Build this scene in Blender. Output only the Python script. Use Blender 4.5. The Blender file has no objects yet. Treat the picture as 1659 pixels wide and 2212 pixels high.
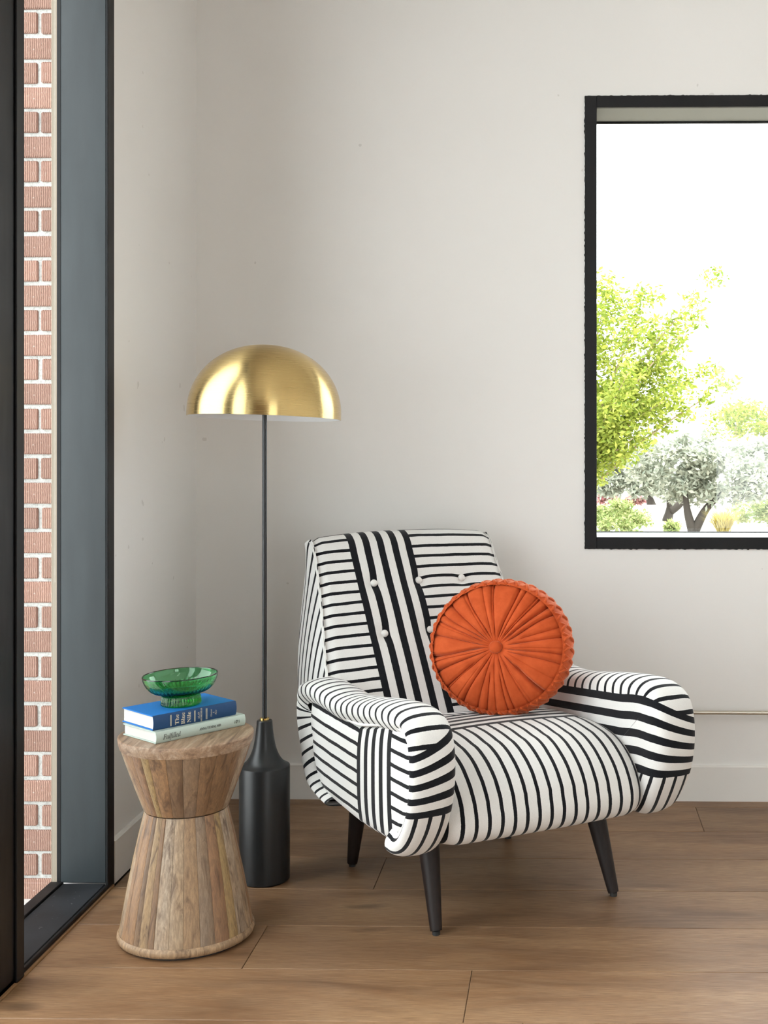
import bpy, bmesh, math, random
from mathutils import Vector, Matrix, noise as mnoise
random.seed(7)
S = bpy.context.scene
COL = S.collection
# ------------------------------------------------------------------ camera, sky, sun, exposure
YAW = 0.018
cd = bpy.data.cameras.new('camera'); cam = bpy.data.objects.new('camera', cd); COL.objects.link(cam)
cam.location = (0, 0, 1.2); cam.rotation_euler = (math.pi/2, 0, YAW)
cd.sensor_fit = 'VERTICAL'; cd.sensor_height = 36.0; cd.lens = 2700/2212*36
cd.shift_x = (829.5-1170)/2212; cd.shift_y = (932-1106)/2212
cd.clip_start = 0.02; cd.clip_end = 300
S.camera = cam
W = bpy.data.worlds.new('sky'); S.world = W; W.use_nodes = True
bg = W.node_tree.nodes['Background']; bg.inputs[0].default_value = (0.95, 0.98, 1.0, 1); bg.inputs[1].default_value = 5.6
sd = bpy.data.lights.new('sun', 'SUN'); sun = bpy.data.objects.new('sun', sd); COL.objects.link(sun)
sd.energy = 6.5; sd.angle = 0.01; sd.color = (1, 0.95, 0.86)
sun.rotation_euler = Vector((0.62, 0.03, 0.78)).to_track_quat('Z', 'Y').to_euler()
sun.location = (10, 0, 14)
S.view_settings.view_transform = 'Standard'; S.view_settings.look = 'None'
S.view_settings.gamma = 1.0; S.view_settings.use_curve_mapping = False
S.view_settings.exposure = 0.05
S.cycles.use_denoising = True
S.cycles.max_bounces = 10; S.cycles.diffuse_bounces = 4; S.cycles.glossy_bounces = 3; S.cycles.transmission_bounces = 10; S.cycles.transparent_max_bounces = 12
S.cycles.use_adaptive_sampling = True; S.cycles.adaptive_threshold = 0.05

# ------------------------------------------------------------------ helpers
def link(o, parent=None):
    COL.objects.link(o)
    if parent is not None: o.parent = parent
    return o
def tag(o, label=None, cat=None, group=None, kind=None):
    if label: o['label'] = label
    if cat: o['category'] = cat
    if group: o['group'] = group
    if kind: o['kind'] = kind
    return o
def empty(name, loc=(0, 0, 0), rz=0.0):
    o = bpy.data.objects.new(name, None); COL.objects.link(o); o.location = loc; o.rotation_euler = (0, 0, rz); o.empty_display_size = .05
    return o
def mesh_obj(name, verts, faces, mat=None, parent=None, smooth=True, uvs=None, uvs2=None, angle=None):
    me = bpy.data.meshes.new(name); me.from_pydata([tuple(v) for v in verts], [], faces)
    if uvs is not None:
        for nm, data in (('UVMap', uvs), ('UVB', uvs2)):
            if data is None: continue
            l = me.uv_layers.new(name=nm)
            k = 0
            if isinstance(data, dict):      # per face list
                for fi, f in enumerate(me.polygons):
                    for q, li in enumerate(f.loop_indices): l.data[li].uv = data[fi][q]
            else:
                for lp in me.loops: l.data[lp.index].uv = data[lp.vertex_index]
    me.validate(); me.update()
    if smooth:
        me.polygons.foreach_set('use_smooth', [True]*len(me.polygons))
        if angle is not None: me.set_sharp_from_angle(angle=angle)
    o = bpy.data.objects.new(name, me)
    if mat is not None: me.materials.append(mat)
    return link(o, parent)
class MB:
    def __init__(s): s.v = []; s.f = []
    def add(s, vs, fs):
        n = len(s.v); s.v += [tuple(v) for v in vs]; s.f += [tuple(i+n for i in f) for f in fs]
    def box(s, x0, x1, y0, y1, z0, z1):
        s.add([(x0,y0,z0),(x1,y0,z0),(x1,y1,z0),(x0,y1,z0),(x0,y0,z1),(x1,y0,z1),(x1,y1,z1),(x0,y1,z1)],
              [(3,2,1,0),(4,5,6,7),(0,1,5,4),(1,2,6,5),(2,3,7,6),(3,0,4,7)])
    def tube(s, pts, rad, n=8, cap=True, closed=False):
        pts = [Vector(p) for p in pts]; m = len(pts); rings = []
        up = Vector((0.013, 0.021, 1)).normalized()
        for i, p in enumerate(pts):
            if closed: t = pts[(i+1) % m]-pts[i-1]
            else: t = pts[min(i+1, m-1)]-pts[max(i-1, 0)]
            t = t.normalized() if t.length > 1e-9 else Vector((0, 0, 1))
            a = t.cross(up)
            if a.length < 1e-3: a = t.cross(Vector((1, 0, 0)))
            a.normalize(); b = a.cross(t)
            r = rad[i] if isinstance(rad, (list, tuple)) else rad
            rings.append([p+a*(math.cos(q*2*math.pi/n)*r)+b*(math.sin(q*2*math.pi/n)*r) for q in range(n)])
        base = len(s.v)
        for r in rings: s.v += [tuple(v) for v in r]
        for i in range(m if closed else m-1):
            j = (i+1) % m
            for q in range(n):
                s.f.append((base+i*n+q, base+i*n+(q+1) % n, base+j*n+(q+1) % n, base+j*n+q))
        if cap and not closed:
            s.f.append(tuple(base+q for q in range(n))[::-1]); s.f.append(tuple(base+(m-1)*n+q for q in range(n)))
    def build(s, name, mat, parent=None, smooth=False, angle=None):
        return mesh_obj(name, s.v, s.f, mat, parent, smooth, angle=angle)
def bevel_box(x0, x1, y0, y1, z0, z1, b=.002, seg=1):
    bm = bmesh.new(); bmesh.ops.create_cube(bm, size=1)
    for v in bm.verts: v.co = Vector(((x0+x1)/2+v.co.x*(x1-x0), (y0+y1)/2+v.co.y*(y1-y0), (z0+z1)/2+v.co.z*(z1-z0)))
    bmesh.ops.bevel(bm, geom=bm.edges[:], offset=b, segments=seg, affect='EDGES', profile=.5)
    return bm
def bm_obj(name, bm, mat, parent=None, smooth=False):
    me = bpy.data.meshes.new(name); bm.to_mesh(me); bm.free()
    if smooth: me.polygons.foreach_set('use_smooth', [True]*len(me.polygons))
    if mat is not None: me.materials.append(mat)
    return link(bpy.data.objects.new(name, me), parent)
def lathe(prof, n=64, flute=None):
    """prof: list of (r,z); closed top/bottom when r==0"""
    v = []; f = []
    for i, (r, z) in enumerate(prof):
        for k in range(n):
            a = 2*math.pi*k/n; rr = r if flute is None else flute(i, r, a)
            v.append((rr*math.cos(a), rr*math.sin(a), z))
    for i in range(len(prof)-1):
        for k in range(n):
            k2 = (k+1) % n
            f.append((i*n+k, i*n+k2, (i+1)*n+k2, (i+1)*n+k))
    return v, f
def smooth_path(pts, n):
    """centripetal-ish Catmull-Rom through pts resampled to n even points (tuples of any dim)"""
    P = [tuple(p) for p in pts]; out = []
    def cr(p0, p1, p2, p3, t):
        return tuple(.5*((2*b)+(-a+c)*t+(2*a-5*b+4*c-d)*t*t+(-a+3*b-3*c+d)*t**3) for a, b, c, d in zip(p0, p1, p2, p3))
    for i in range(len(P)-1):
        p0 = P[max(i-1, 0)]; p3 = P[min(i+2, len(P)-1)]
        for k in range(24): out.append(cr(p0, P[i], P[i+1], p3, k/24))
    out.append(P[-1])
    L = [0]
    for a, b in zip(out, out[1:]): L.append(L[-1]+math.dist(a, b))
    res = []; j = 0
    for k in range(n):
        t = L[-1]*k/(n-1)
        while j < len(L)-2 and L[j+1] < t: j += 1
        s = (t-L[j])/max(L[j+1]-L[j], 1e-12)
        res.append(tuple(a+(b-a)*s for a, b in zip(out[j], out[j+1])))
    return res, L[-1]
def lerp(a, b, t): return a+(b-a)*t
def clamp(x, a=0., b=1.): return max(a, min(b, x))
def sstep(a, b, x):
    t = clamp((x-a)/(b-a)); return t*t*(3-2*t)

# ------------------------------------------------------------------ materials
class NT:
    def __init__(s, name):
        s.m = bpy.data.materials.new(name); s.m.use_nodes = True; s.t = s.m.node_tree; s.n = s.t.nodes
        s.p = s.n['Principled BSDF']; s.out = s.n['Material Output']
    def node(s, ty, **kw):
        n = s.n.new(ty)
        for k, v in kw.items(): setattr(n, k, v)
        return n
    def set(s, sock, val):
        if isinstance(val, bpy.types.NodeSocket): s.t.links.new(val, sock)
        elif isinstance(val, (tuple, list)) and len(val) == 3 and sock.type == 'RGBA': sock.default_value = (*val, 1)
        else: sock.default_value = val
    def math(s, op, a, b=0.0, c=None):
        n = s.node('ShaderNodeMath', operation=op); s.set(n.inputs[0], a); s.set(n.inputs[1], b)
        if c is not None: s.set(n.inputs[2], c)
        return n.outputs[0]
    def mix(s, f, a, b, blend='MIX'):
        n = s.node('ShaderNodeMix', data_type='RGBA', blend_type=blend); s.set(n.inputs[0], f); s.set(n.inputs[6], a); s.set(n.inputs[7], b); return n.outputs[2]
    def coord(s, which='Object', scale=(1, 1, 1), rot=(0, 0, 0), loc=(0, 0, 0)):
        tc = s.node('ShaderNodeTexCoord'); mp = s.node('ShaderNodeMapping'); s.t.links.new(tc.outputs[which], mp.inputs[0])
        mp.inputs['Scale'].default_value = scale; mp.inputs['Rotation'].default_value = rot; mp.inputs['Location'].default_value = loc
        return mp.outputs[0]
    def noise(s, vec, scale=5, detail=4, rough=.5, dist=0.0, out=0):
        n = s.node('ShaderNodeTexNoise'); s.set(n.inputs['Vector'], vec); n.inputs['Scale'].default_value = scale
        n.inputs['Detail'].default_value = detail; n.inputs['Roughness'].default_value = rough; n.inputs['Distortion'].default_value = dist
        return n.outputs[out]
    def ramp(s, f, stops):
        n = s.node('ShaderNodeValToRGB'); s.set(n.inputs[0], f); e = n.color_ramp.elements
        while len(e) < len(stops): e.new(.5)
        for q, (p, c) in zip(e, stops): q.position = p; q.color = (*c, 1) if len(c) == 3 else c
        return n.outputs[0]
    def maprange(s, v, a, b, c, d):
        n = s.node('ShaderNodeMapRange'); s.set(n.inputs[0], v)
        for i, x in enumerate((a, b, c, d)): n.inputs[i+1].default_value = x
        return n.outputs[0]
    def bump(s, h, strength=.3, dist=.002):
        n = s.node('ShaderNodeBump'); n.inputs['Strength'].default_value = strength; n.inputs['Distance'].default_value = dist
        s.set(n.inputs['Height'], h); s.t.links.new(n.outputs[0], s.p.inputs['Normal']); return n
    def base(s, c): s.set(s.p.inputs['Base Color'], c); return s
    def val(s, **kw):
        for k, v in kw.items(): s.set(s.p.inputs[k.replace('_', ' ')], v)
        return s
def simple(name, c, rough=.5, metal=0.0, **kw):
    t = NT(name); t.base(c); t.val(Roughness=rough, Metallic=metal); t.val(**kw); return t.m

def make_wall():
    t = NT('plaster_paint'); v = t.coord('Object')
    n1 = t.noise(v, 1.3, 3); n2 = t.noise(v, 9, 6, .6)
    c = t.mix(t.maprange(n1, .3, .7, 0, 1), (.80, .785, .76), (.83, .817, .795))
    sp = t.math('GREATER_THAN', t.noise(v, 26, 2, .3), .775)
    c = t.mix(t.math('MULTIPLY', sp, .35), c, (.45, .42, .38))
    t.base(c); t.val(Roughness=.55)
    t.bump(t.math('ADD', t.math('MULTIPLY', n2, .6), t.noise(v, 3, 2)), .12, .01); return t.m
M_WALL = make_wall()
M_BASE = simple('baseboard_paint', (.82, .80, .765), .4)
M_CEIL = simple('ceiling_paint', (.82, .81, .79), .8)
def make_steel(name, c, rough, var=.25):
    t = NT(name); v = t.coord('Object', (3, 3, .5)); n = t.noise(v, 3, 6, .6)
    t.base(t.mix(t.maprange(n, .3, .7, 0, 1), tuple(x*(1-var) for x in c), tuple(x*(1+var) for x in c)))
    t.val(Roughness=rough); t.set(t.p.inputs['Roughness'], t.maprange(t.noise(v, 5, 4), .3, .7, rough-.06, rough+.08)); return t.m
M_STEEL = make_steel('blackened_steel', (.022, .030, .034), .42, .25)
M_BLACK = make_steel('black_frame', (.007, .007, .008), .5); M_BLACK.node_tree.nodes['Principled BSDF'].inputs['Specular IOR Level'].default_value = .3
def make_sill():
    t = NT('dusty_black_sill'); v = t.coord('Object')
    sp = t.math('GREATER_THAN', t.noise(v, 90, 2, .6), .72)
    c = t.mix(t.maprange(t.noise(v, 7, 5), .35, .7, 0, 1), (.010, .011, .013), (.022, .025, .030))
    t.base(t.mix(t.math('MULTIPLY', sp, .25), c, (.35, .35, .34))); t.val(Roughness=.6); return t.m
M_SILL = make_sill(); M_SILL.node_tree.nodes['Principled BSDF'].inputs['Specular IOR Level'].default_value = .3
M_WINHEAD = simple('grey_window_head', (.17, .18, .165), .5)
M_WINSILL = simple('white_window_sill', (.8, .82, .84), .35)
M_CAULK = simple('ragged_black_caulk', (.012, .012, .012), .6)
def make_glass_pane():
    t = NT('window_glass'); tr = t.node('ShaderNodeBsdfTransparent'); gl = t.node('ShaderNodeBsdfGlossy'); gl.inputs['Roughness'].default_value = .0
    tr.inputs[0].default_value = (.97, .985, .98, 1)
    lw = t.node('ShaderNodeLayerWeight'); lw.inputs[0].default_value = .5; mx = t.node('ShaderNodeMixShader')
    t.set(mx.inputs[0], t.math('MULTIPLY_ADD', t.math('POWER', lw.outputs['Facing'], 5.0), .6, .025)); t.t.links.new(tr.outputs[0], mx.inputs[1]); t.t.links.new(gl.outputs[0], mx.inputs[2])
    t.t.links.new(mx.outputs[0], t.out.inputs[0]); return t.m
M_PANE = make_glass_pane()
def make_oak():
    t = NT('oak_plank'); oi = t.node('ShaderNodeObjectInfo'); rnd = oi.outputs['Random']
    tc = t.node('ShaderNodeTexCoord'); off = t.node('ShaderNodeVectorMath', operation='ADD'); t.t.links.new(tc.outputs['Object'], off.inputs[0])
    cb = t.node('ShaderNodeCombineXYZ'); t.set(cb.inputs[0], t.math('MULTIPLY', rnd, 37.0)); t.set(cb.inputs[1], t.math('MULTIPLY', rnd, 91.0)); t.t.links.new(cb.outputs[0], off.inputs[1])
    def mp(sc):
        m = t.node('ShaderNodeMapping'); t.t.links.new(off.outputs[0], m.inputs[0]); m.inputs['Scale'].default_value = sc; return m.outputs[0]
    big = t.noise(mp((1.1, 5, 5)), 1.6, 4, .55, .6)
    cath = t.noise(mp((.9, 7, 7)), 1.2, 2, .4, .3)
    rings = t.math('FRACT', t.math('MULTIPLY', cath, 15.0))
    rings = t.math('MULTIPLY', t.math('ABSOLUTE', t.math('SUBTRACT', rings, .5)), 2.0)
    fine = t.noise(mp((7, 170, 170)), 3.0, 5, .65)
    c = t.ramp(big, [(.30, (.150, .072, .031)), (.5, (.285, .153, .072)), (.70, (.41, .245, .125))])
    c = t.mix(t.math('MULTIPLY', rings, .30), c, (.40, .265, .155))
    c = t.mix(t.maprange(fine, .36, .62, .62, 0), c, (.125, .062, .028))
    kn = t.noise(mp((2.4, 7, 7)), 1.1, 1, .3)
    c = t.mix(t.maprange(kn, .70, .77, 0, .8), c, (.05, .026, .013))
    hs = t.node('ShaderNodeHueSaturation'); t.set(hs.inputs['Value'], t.maprange(rnd, 0, 1, .84, 1.14)); t.set(hs.inputs['Color'], c)
    t.base(hs.outputs[0]); t.set(t.p.inputs['Roughness'], t.maprange(fine, .3, .7, .52, .4))
    t.bump(fine, .12, .001); return t.m
M_OAK = make_oak()
M_GAP = simple('dark_floor_gap', (.03, .018, .01), .9)
M_TRIMWOOD = simple('tan_wood_edge', (.33, .19, .09), .5)
def make_brick():
    t = NT('combed_brick'); v = t.coord('Object'); oi = t.node('ShaderNodeObjectInfo')
    wv = t.node('ShaderNodeTexWave', wave_type='BANDS', bands_direction='X'); t.set(wv.inputs['Vector'], v); wv.inputs['Scale'].default_value = 62; wv.inputs['Distortion'].default_value = 2.2; wv.inputs['Detail'].default_value = 3; wv.inputs['Detail Scale'].default_value = 1.6
    n = t.noise(v, 60, 5, .7); g = t.math('MULTIPLY', wv.outputs[0], t.maprange(n, .3, .62, .25, 1))
    c = t.mix(g, (.26, .135, .10), (.54, .335, .26)); c = t.mix(t.maprange(t.noise(v, 130, 2), .66, .74, 0, .5), c, (.8, .74, .66))
    hs = t.node('ShaderNodeHueSaturation'); t.set(hs.inputs['Value'], t.maprange(oi.outputs['Random'], 0, 1, .85, 1.15)); t.set(hs.inputs['Color'], c)
    t.base(hs.outputs[0]); t.val(Roughness=.9); t.bump(g, .9, .004); return t.m
M_BRICK = make_brick()
def make_mortar():
    t = NT('pale_mortar'); v = t.coord('Object'); n = t.noise(v, 150, 4, .7)
    t.base(t.mix(t.maprange(n, .3, .5, 0, 1), (.36, .35, .32), (.60, .60, .575))); t.val(Roughness=.95); t.bump(t.noise(v, 70, 4, .7), .9, .006); return t.m
M_MORTAR = make_mortar()
def make_concrete():
    t = NT('pale_concrete'); v = t.coord('Object'); n = t.noise(v, 3, 6, .7)
    t.base(t.mix(n, (.55, .54, .52), (.72, .70, .68))); t.val(Roughness=.9); return t.m
M_CONC = make_concrete()

# --- striped upholstery
P_T, B_T = .0331, .0094      # thin stripes
P_W, B_W = .0435, .0208      # wide band stripes
BANDW = 4*P_W+B_W
def fabric(name, a, offA=0.0, offB=0.0, band=True):
    """UVMap=(u,v): thin stripes follow u outside the band, five wide stripes follow v inside a..a+BANDW; UVB.x is used below the band"""
    t = NT(name)
    uv = t.node('ShaderNodeUVMap', uv_map='UVMap'); sx = t.node('ShaderNodeSeparateXYZ'); t.t.links.new(uv.outputs[0], sx.inputs[0])
    ub = t.node('ShaderNodeUVMap', uv_map='UVB'); sb = t.node('ShaderNodeSeparateXYZ'); t.t.links.new(ub.outputs[0], sb.inputs[0])
    ob = t.coord('Object')
    jag = t.math('MULTIPLY', t.math('SUBTRACT', t.noise(ob, 420, 2, .5), .5), .0013)
    wob = t.math('MULTIPLY', t.math('SUBTRACT', t.noise(ob, 16, 2, .5), .5), .0035)
    jw = t.math('ADD', jag, wob)
    def thin(u, off): return t.math('LESS_THAN', t.math('FRACT', t.math('DIVIDE', t.math('ADD', t.math('ADD', u, jw), 10*P_T+off), P_T)), B_T/P_T)
    v = t.math('ADD', sx.outputs[1], jag)
    tA = thin(sx.outputs[0], offA); tB = thin(sb.outputs[0], offB)
    wide = t.math('LESS_THAN', t.math('FRACT', t.math('DIVIDE', t.math('SUBTRACT', v, a), P_W)), B_W/P_W)
    above = t.math('GREATER_THAN', v, a+BANDW); below = t.math('LESS_THAN', v, a)
    if band:
        k = t.math('ADD', t.math('MULTIPLY', above, tA), t.math('MULTIPLY', below, tB))
        inb = t.math('SUBTRACT', 1.0, t.math('ADD', above, below)); k = t.math('ADD', k, t.math('MULTIPLY', inb, wide))
    else: k = tA
    weave = t.noise(ob, 700, 2, .6); soft = t.noise(ob, 6, 3)
    wht = t.mix(t.maprange(weave, .3, .7, 0, 1), (.70, .695, .675), (.81, .805, .79)); wht = t.mix(t.maprange(soft, .35, .7, 0, .35), wht, (.74, .715, .67))
    blk = t.mix(t.maprange(t.noise(ob, 900, 1), .62, .75, 0, .25), (.006, .0065, .009), (.10, .105, .12))
    t.base(t.mix(k, wht, blk)); t.val(Roughness=.92); t.set(t.p.inputs['Specular IOR Level'], .15)
    t.set(t.p.inputs['Sheen Weight'], .12); t.bump(weave, .35, .0006); return t.m
M_WHITEFAB = simple('white_button_cloth', (.80, .79, .76), .9)
M_UNDER = simple('black_dust_cover', (.015, .015, .015), .95)
def make_darkwood():
    t = NT('dark_stained_wood'); v = t.coord('Object', (60, 60, 6)); n = t.noise(v, 3, 4)
    t.base(t.mix(n, (.008, .005, .0045), (.020, .012, .010))); t.val(Roughness=.5); t.set(t.p.inputs['Specular IOR Level'], .3); return t.m
M_LEG = make_darkwood()
def make_velvet():
    t = NT('orange_velvet'); v = t.coord('Object'); n = t.noise(v, 18, 5, .6); n2 = t.noise(v, 260, 2, .6)
    c = t.mix(t.maprange(n, .3, .7, 0, 1), (.42, .062, .015), (.58, .102, .028))
    t.base(c); t.val(Roughness=.75); t.set(t.p.inputs['Sheen Weight'], .8); t.set(t.p.inputs['Sheen Roughness'], .35); t.set(t.p.inputs['Sheen Tint'], (1, .5, .32))
    t.set(t.p.inputs['Specular IOR Level'], .1); t.bump(n2, .25, .0008); return t.m
M_VELVET = make_velvet()
def make_brass():
    t = NT('brushed_brass'); v = t.coord('Object', (6, 6, 500)); n = t.noise(v, 2, 2)
    t.base(t.mix(n, (.60, .44, .19), (.63, .465, .205))); t.val(Metallic=1.0); t.set(t.p.inputs['Roughness'], t.maprange(n, .3, .7, .25, .28))
    t.set(t.p.inputs['Anisotropic'], .85); t.set(t.p.inputs['Anisotropic Rotation'], .25); tg = t.node('ShaderNodeTangent', direction_type='RADIAL', axis='Z'); t.t.links.new(tg.outputs[0], t.p.inputs['Tangent'])
    return t.m
M_BRASS = make_brass()
M_BRASSRING = simple('polished_brass', (.75, .52, .18), .2, 1.0)
M_SHADEIN = simple('white_enamel', (.85, .86, .87), .35)
M_LAMPBLACK = simple('satin_black_metal', (.010, .011, .012), .36, 0.0)
M_POLE = simple('glossy_black_pole', (.012, .013, .015), .2, 0.0)
M_BULB = simple('frosted_bulb', (.85, .85, .82), .3)
def make_stave():
    t = NT('mango_wood'); oi = t.node('ShaderNodeObjectInfo'); r = oi.outputs['Random']
    tc = t.node('ShaderNodeTexCoord'); off = t.node('ShaderNodeVectorMath', operation='ADD'); t.t.links.new(tc.outputs['Object'], off.inputs[0])
    cb = t.node('ShaderNodeCombineXYZ'); t.set(cb.inputs[2], t.math('MULTIPLY', r, 13.0)); t.set(cb.inputs[0], t.math('MULTIPLY', r, 3.0)); t.t.links.new(cb.outputs[0], off.inputs[1])
    def mp(sc):
        m = t.node('ShaderNodeMapping'); t.t.links.new(off.outputs[0], m.inputs[0]); m.inputs['Scale'].default_value = sc; return m.outputs[0]
    big = t.noise(mp((14, 14, 4)), 1.5, 4, .6, .8); fine = t.noise(mp((170, 170, 16)), 1.2, 5, .7); dk = t.noise(mp((22, 22, 3.2)), 1.7, 5, .65, 1.2)
    c = t.mix(t.maprange(big, .35, .7, 0, .45), oi.outputs['Color'], (.46, .28, .14))
    c = t.mix(t.maprange(dk, .52, .66, 0, .85), c, (.11, .062, .036))
    c = t.mix(t.maprange(fine, .42, .66, .5, 0), c, (.13, .08, .05))
    t.base(c); t.val(Roughness=.5); t.bump(fine, .2, .001); return t.m
M_STAVE = make_stave()
def make_tabletop():
    t = NT('mango_top'); v = t.coord('Object', (40, 5, 40), (0, 0, .7)); big = t.noise(v, 1.0, 4, .6, 1.0); fine = t.noise(t.coord('Object', (240, 22, 200), (0, 0, .7)), 1, 4, .7)
    c = t.ramp(big, [(.32, (.13, .075, .045)), (.5, (.40, .26, .16)), (.7, (.52, .39, .28))])
    t.base(t.mix(t.maprange(fine, .4, .66, .5, 0), c, (.15, .09, .06))); t.val(Roughness=.5); t.bump(fine, .2, .001); return t.m
M_TOP = make_tabletop()
def cloth(name, c, rough=.75):
    t = NT(name); v = t.coord('Object'); n = t.noise(v, 900, 2); t.base(t.mix(n, tuple(x*.85 for x in c), tuple(min(1, x*1.12) for x in c))); t.val(Roughness=rough); t.bump(n, .2, .0004); return t.m
M_BLUE = cloth('blue_book_cloth', (.004, .17, .56)); M_NAVY = cloth('faded_navy_spine', (.014, .062, .17)); M_MINT = cloth('mint_paper_cover', (.50, .60, .54), .5)
def make_pages():
    t = NT('book_pages'); v = t.coord('Object', (1, 1, 900)); n = t.noise(v, 1, 2); t.base(t.mix(n, (.62, .605, .57), (.74, .73, .70))); t.val(Roughness=.9); return t.m
M_PAGES = make_pages()
M_GILT = simple('pale_gilt_print', (.62, .58, .46), .5)
M_INK = simple('black_print', (.02, .02, .02), .6)
def make_greenglass():
    t = NT('green_glass'); p = t.p
    t.base((.26, .82, .40)); t.val(Roughness=.0, IOR=1.48); t.set(p.inputs['Transmission Weight'], 1.0)
    va = t.node('ShaderNodeVolumeAbsorption'); va.inputs[0].default_value = (.0, .74, .26, 1); va.inputs[1].default_value = 36
    t.t.links.new(va.outputs[0], t.out.inputs['Volume']); return t.m
M_GREEN = make_greenglass()
M_CHROME = simple('brushed_nickel_pipe', (.62, .58, .5), .3, 1.0)
M_LED = NT('lamp_diffuser'); M_LED.val(Emission_Color=(1, .93, .84, 1), Emission_Strength=5.0); M_LED = M_LED.m
M_FIX = simple('black_fixture', (.02, .02, .02), .4)

# ------------------------------------------------------------------ room shell
XL, XR, YB, YF, ZC = -1.205, 3.3, 4.075, -2.6, 3.05
def struct(o): o['kind'] = 'structure'; return o
# floor with planks
floor_bm = MB(); floor_bm.box(XL-.14, XR, YF, YB, -.06, -.012)
floor = struct(floor_bm.build('floor', M_GAP))
rows = []
y1 = YB-.001; edges = [4.0-.244*k for k in range(0, 28)]
ys = [y1]+edges
for r in range(len(ys)-1):
    ya, yb = ys[r+1], ys[r]
    if yb < YF: break
    ya = max(ya, YF)
    fixed = {1: [-.9, .42], 2: [-1.0, 1.25], 3: [.75], 4: [-.72+2.2*0+0], 5: [-.72], 6: [-.205]}
    start = {1: .42, 2: -.95, 3: 1.7, 4: .75, 5: -.72, 6: -.205}.get(r, random.uniform(-1.2, 1.0))
    L = 2.2; x = start
    while x > XL+.02: x -= L
    cuts = [XL+.018]
    x += L
    while x < XR-.05: cuts.append(x); x += L
    cuts.append(XR-.002)
    for xa, xb in zip(cuts, cuts[1:]):
        if xb-xa < .04: continue
        cx, cy = (xa+xb)/2, (ya+yb)/2
        bm = bevel_box(-(xb-xa)/2+.0006, (xb-xa)/2-.0006, -(yb-ya)/2+.0006, (yb-ya)/2-.0006, -.012, 0.0, .0012)
        o = bm_obj('plank', bm, M_OAK, floor); o.location = (cx, cy, 0)
# walls
w = MB()
WX0, WX1, WZ0, WZ1 = .072, 2.3, .822, 2.288      # back window opening
w.box(XL-.25, WX0, YB, YB+.22, -.1, ZC); w.box(WX1, XR+.2, YB, YB+.22, -.1, ZC); w.box(WX0, WX1, YB, YB+.22, -.1, WZ0); w.box(WX0, WX1, YB, YB+.22, WZ1, ZC)
struct(w.build('wall_back', M_WALL))
JY0, JY1 = 3.25, 3.293     # far jamb of the left glazing
LW_TOP = 2.75
w = MB(); w.box(XL-.145, XL, JY1, YB, -.02, ZC); w.box(XL-.16, XL, YF, JY1, LW_TOP, ZC); w.box(XL-.16, XL, YF, -1.9, -.02, LW_TOP)
struct(w.build('wall_left', M_WALL))
w = MB(); w.box(XR, XR+.2, YF-.2, YB, -.1, ZC)
struct(w.build('wall_right', M_WALL))
w = MB(); w.box(XL-.25, 1.3, YF-.2, YF, -.1, ZC); w.box(2.9, XR, YF-.2, YF, -.1, ZC); w.box(1.3, 2.9, YF-.2, YF, 2.6, ZC); w.box(1.3, 2.9, YF-.2, YF, -.1, .25)
struct(w.build('wall_front', simple('darkened_unseen_wall', (.13, .075, .045), .5)))  # unseen wall; invented dark brown adds dark brass reflections and cuts fill light
w = MB(); w.box(XL-.45, XR+.3, YF-.4, YB+.22, ZC, ZC+.25); struct(w.build('ceiling', M_CEIL))
def profile_board(name, p0, p1, nrm, h=.115, t=.013):
    """baseboard from p0 to p1, thickness along nrm"""
    prof = [(0, 0), (t, 0), (t, h-.004), (t-.004, h), (0, h)]
    v = []
    for p in (p0, p1):
        for a, z in prof: v.append((p[0]+nrm[0]*a, p[1]+nrm[1]*a, z))
    n = len(prof); f = [(i, (i+1) % n, n+(i+1) % n, n+i) for i in range(n)]+[tuple(range(n))[::-1], tuple(range(n, 2*n))]
    m = mesh_obj(name, v, f, M_BASE, None, False); bm = bmesh.new(); bm.from_mesh(m.data); bmesh.ops.recalc_face_normals(bm, faces=bm.faces); bm.to_mesh(m.data); bm.free()
    return struct(m)
profile_board('baseboard_back', (XL, YB), (XR, YB), (0, -1)); profile_board('baseboard_left', (XL, JY1+.004), (XL, YB-.013), (1, 0)); profile_board('baseboard_right', (XR, YF), (XR, YB-.013), (-1, 0))

# --- left glazing (window_1): steel reveal, sill, post, glass
win1 = struct(empty('window_1', (XL-.07, 2.0, 0)))
def wpart(name, fn, m, par, bev=.0015):
    x0, x1, y0, y1, z0, z1 = fn
    loc = Vector(par.location); bm = bevel_box(x0-loc.x, x1-loc.x, y0-loc.y, y1-loc.y, z0-loc.z, z1-loc.z, bev); return bm_obj(name, bm, m, par)
GX = -1.335
wpart('jamb', (-1.318, XL+.006, JY0, JY1, 0.018, LW_TOP), M_STEEL, win1)
wpart('jamb_edge', (XL+.006, XL+.012, JY0-.001, JY1+.002, 0.0, LW_TOP), M_BLACK, win1)
wpart('glazing_stop', (-1.330, -1.318, JY0+.002, JY0+.02, 0.0, LW_TOP), M_BLACK, win1)
wpart('sill', (-1.312, XL+.004, -1.9, JY0, -.01, .016), M_SILL, win1)
wpart('sill_edge', (XL+.004, XL+.012, -1.9, JY0, -.01, .014), M_BLACK, win1)
wpart('sill_stop', (-1.345, -1.313, -1.9, JY0, -.02, .021), M_BLACK, win1)
for (a, b) in ((2.60, 2.728), (1.05, 1.11), (-.5, -.44)):
    wpart('post', (-1.36, XL+.012, a, b, 0.0, LW_TOP), M_BLACK, win1)
wpart('post_cap', (XL+.0125, XL+.018, 2.690, 2.7285, 0.0, LW_TOP), M_BLACK, win1)
wpart('head', (-1.36, XL+.012, -1.9, JY0, LW_TOP-.05, LW_TOP), M_BLACK, win1)
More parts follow.
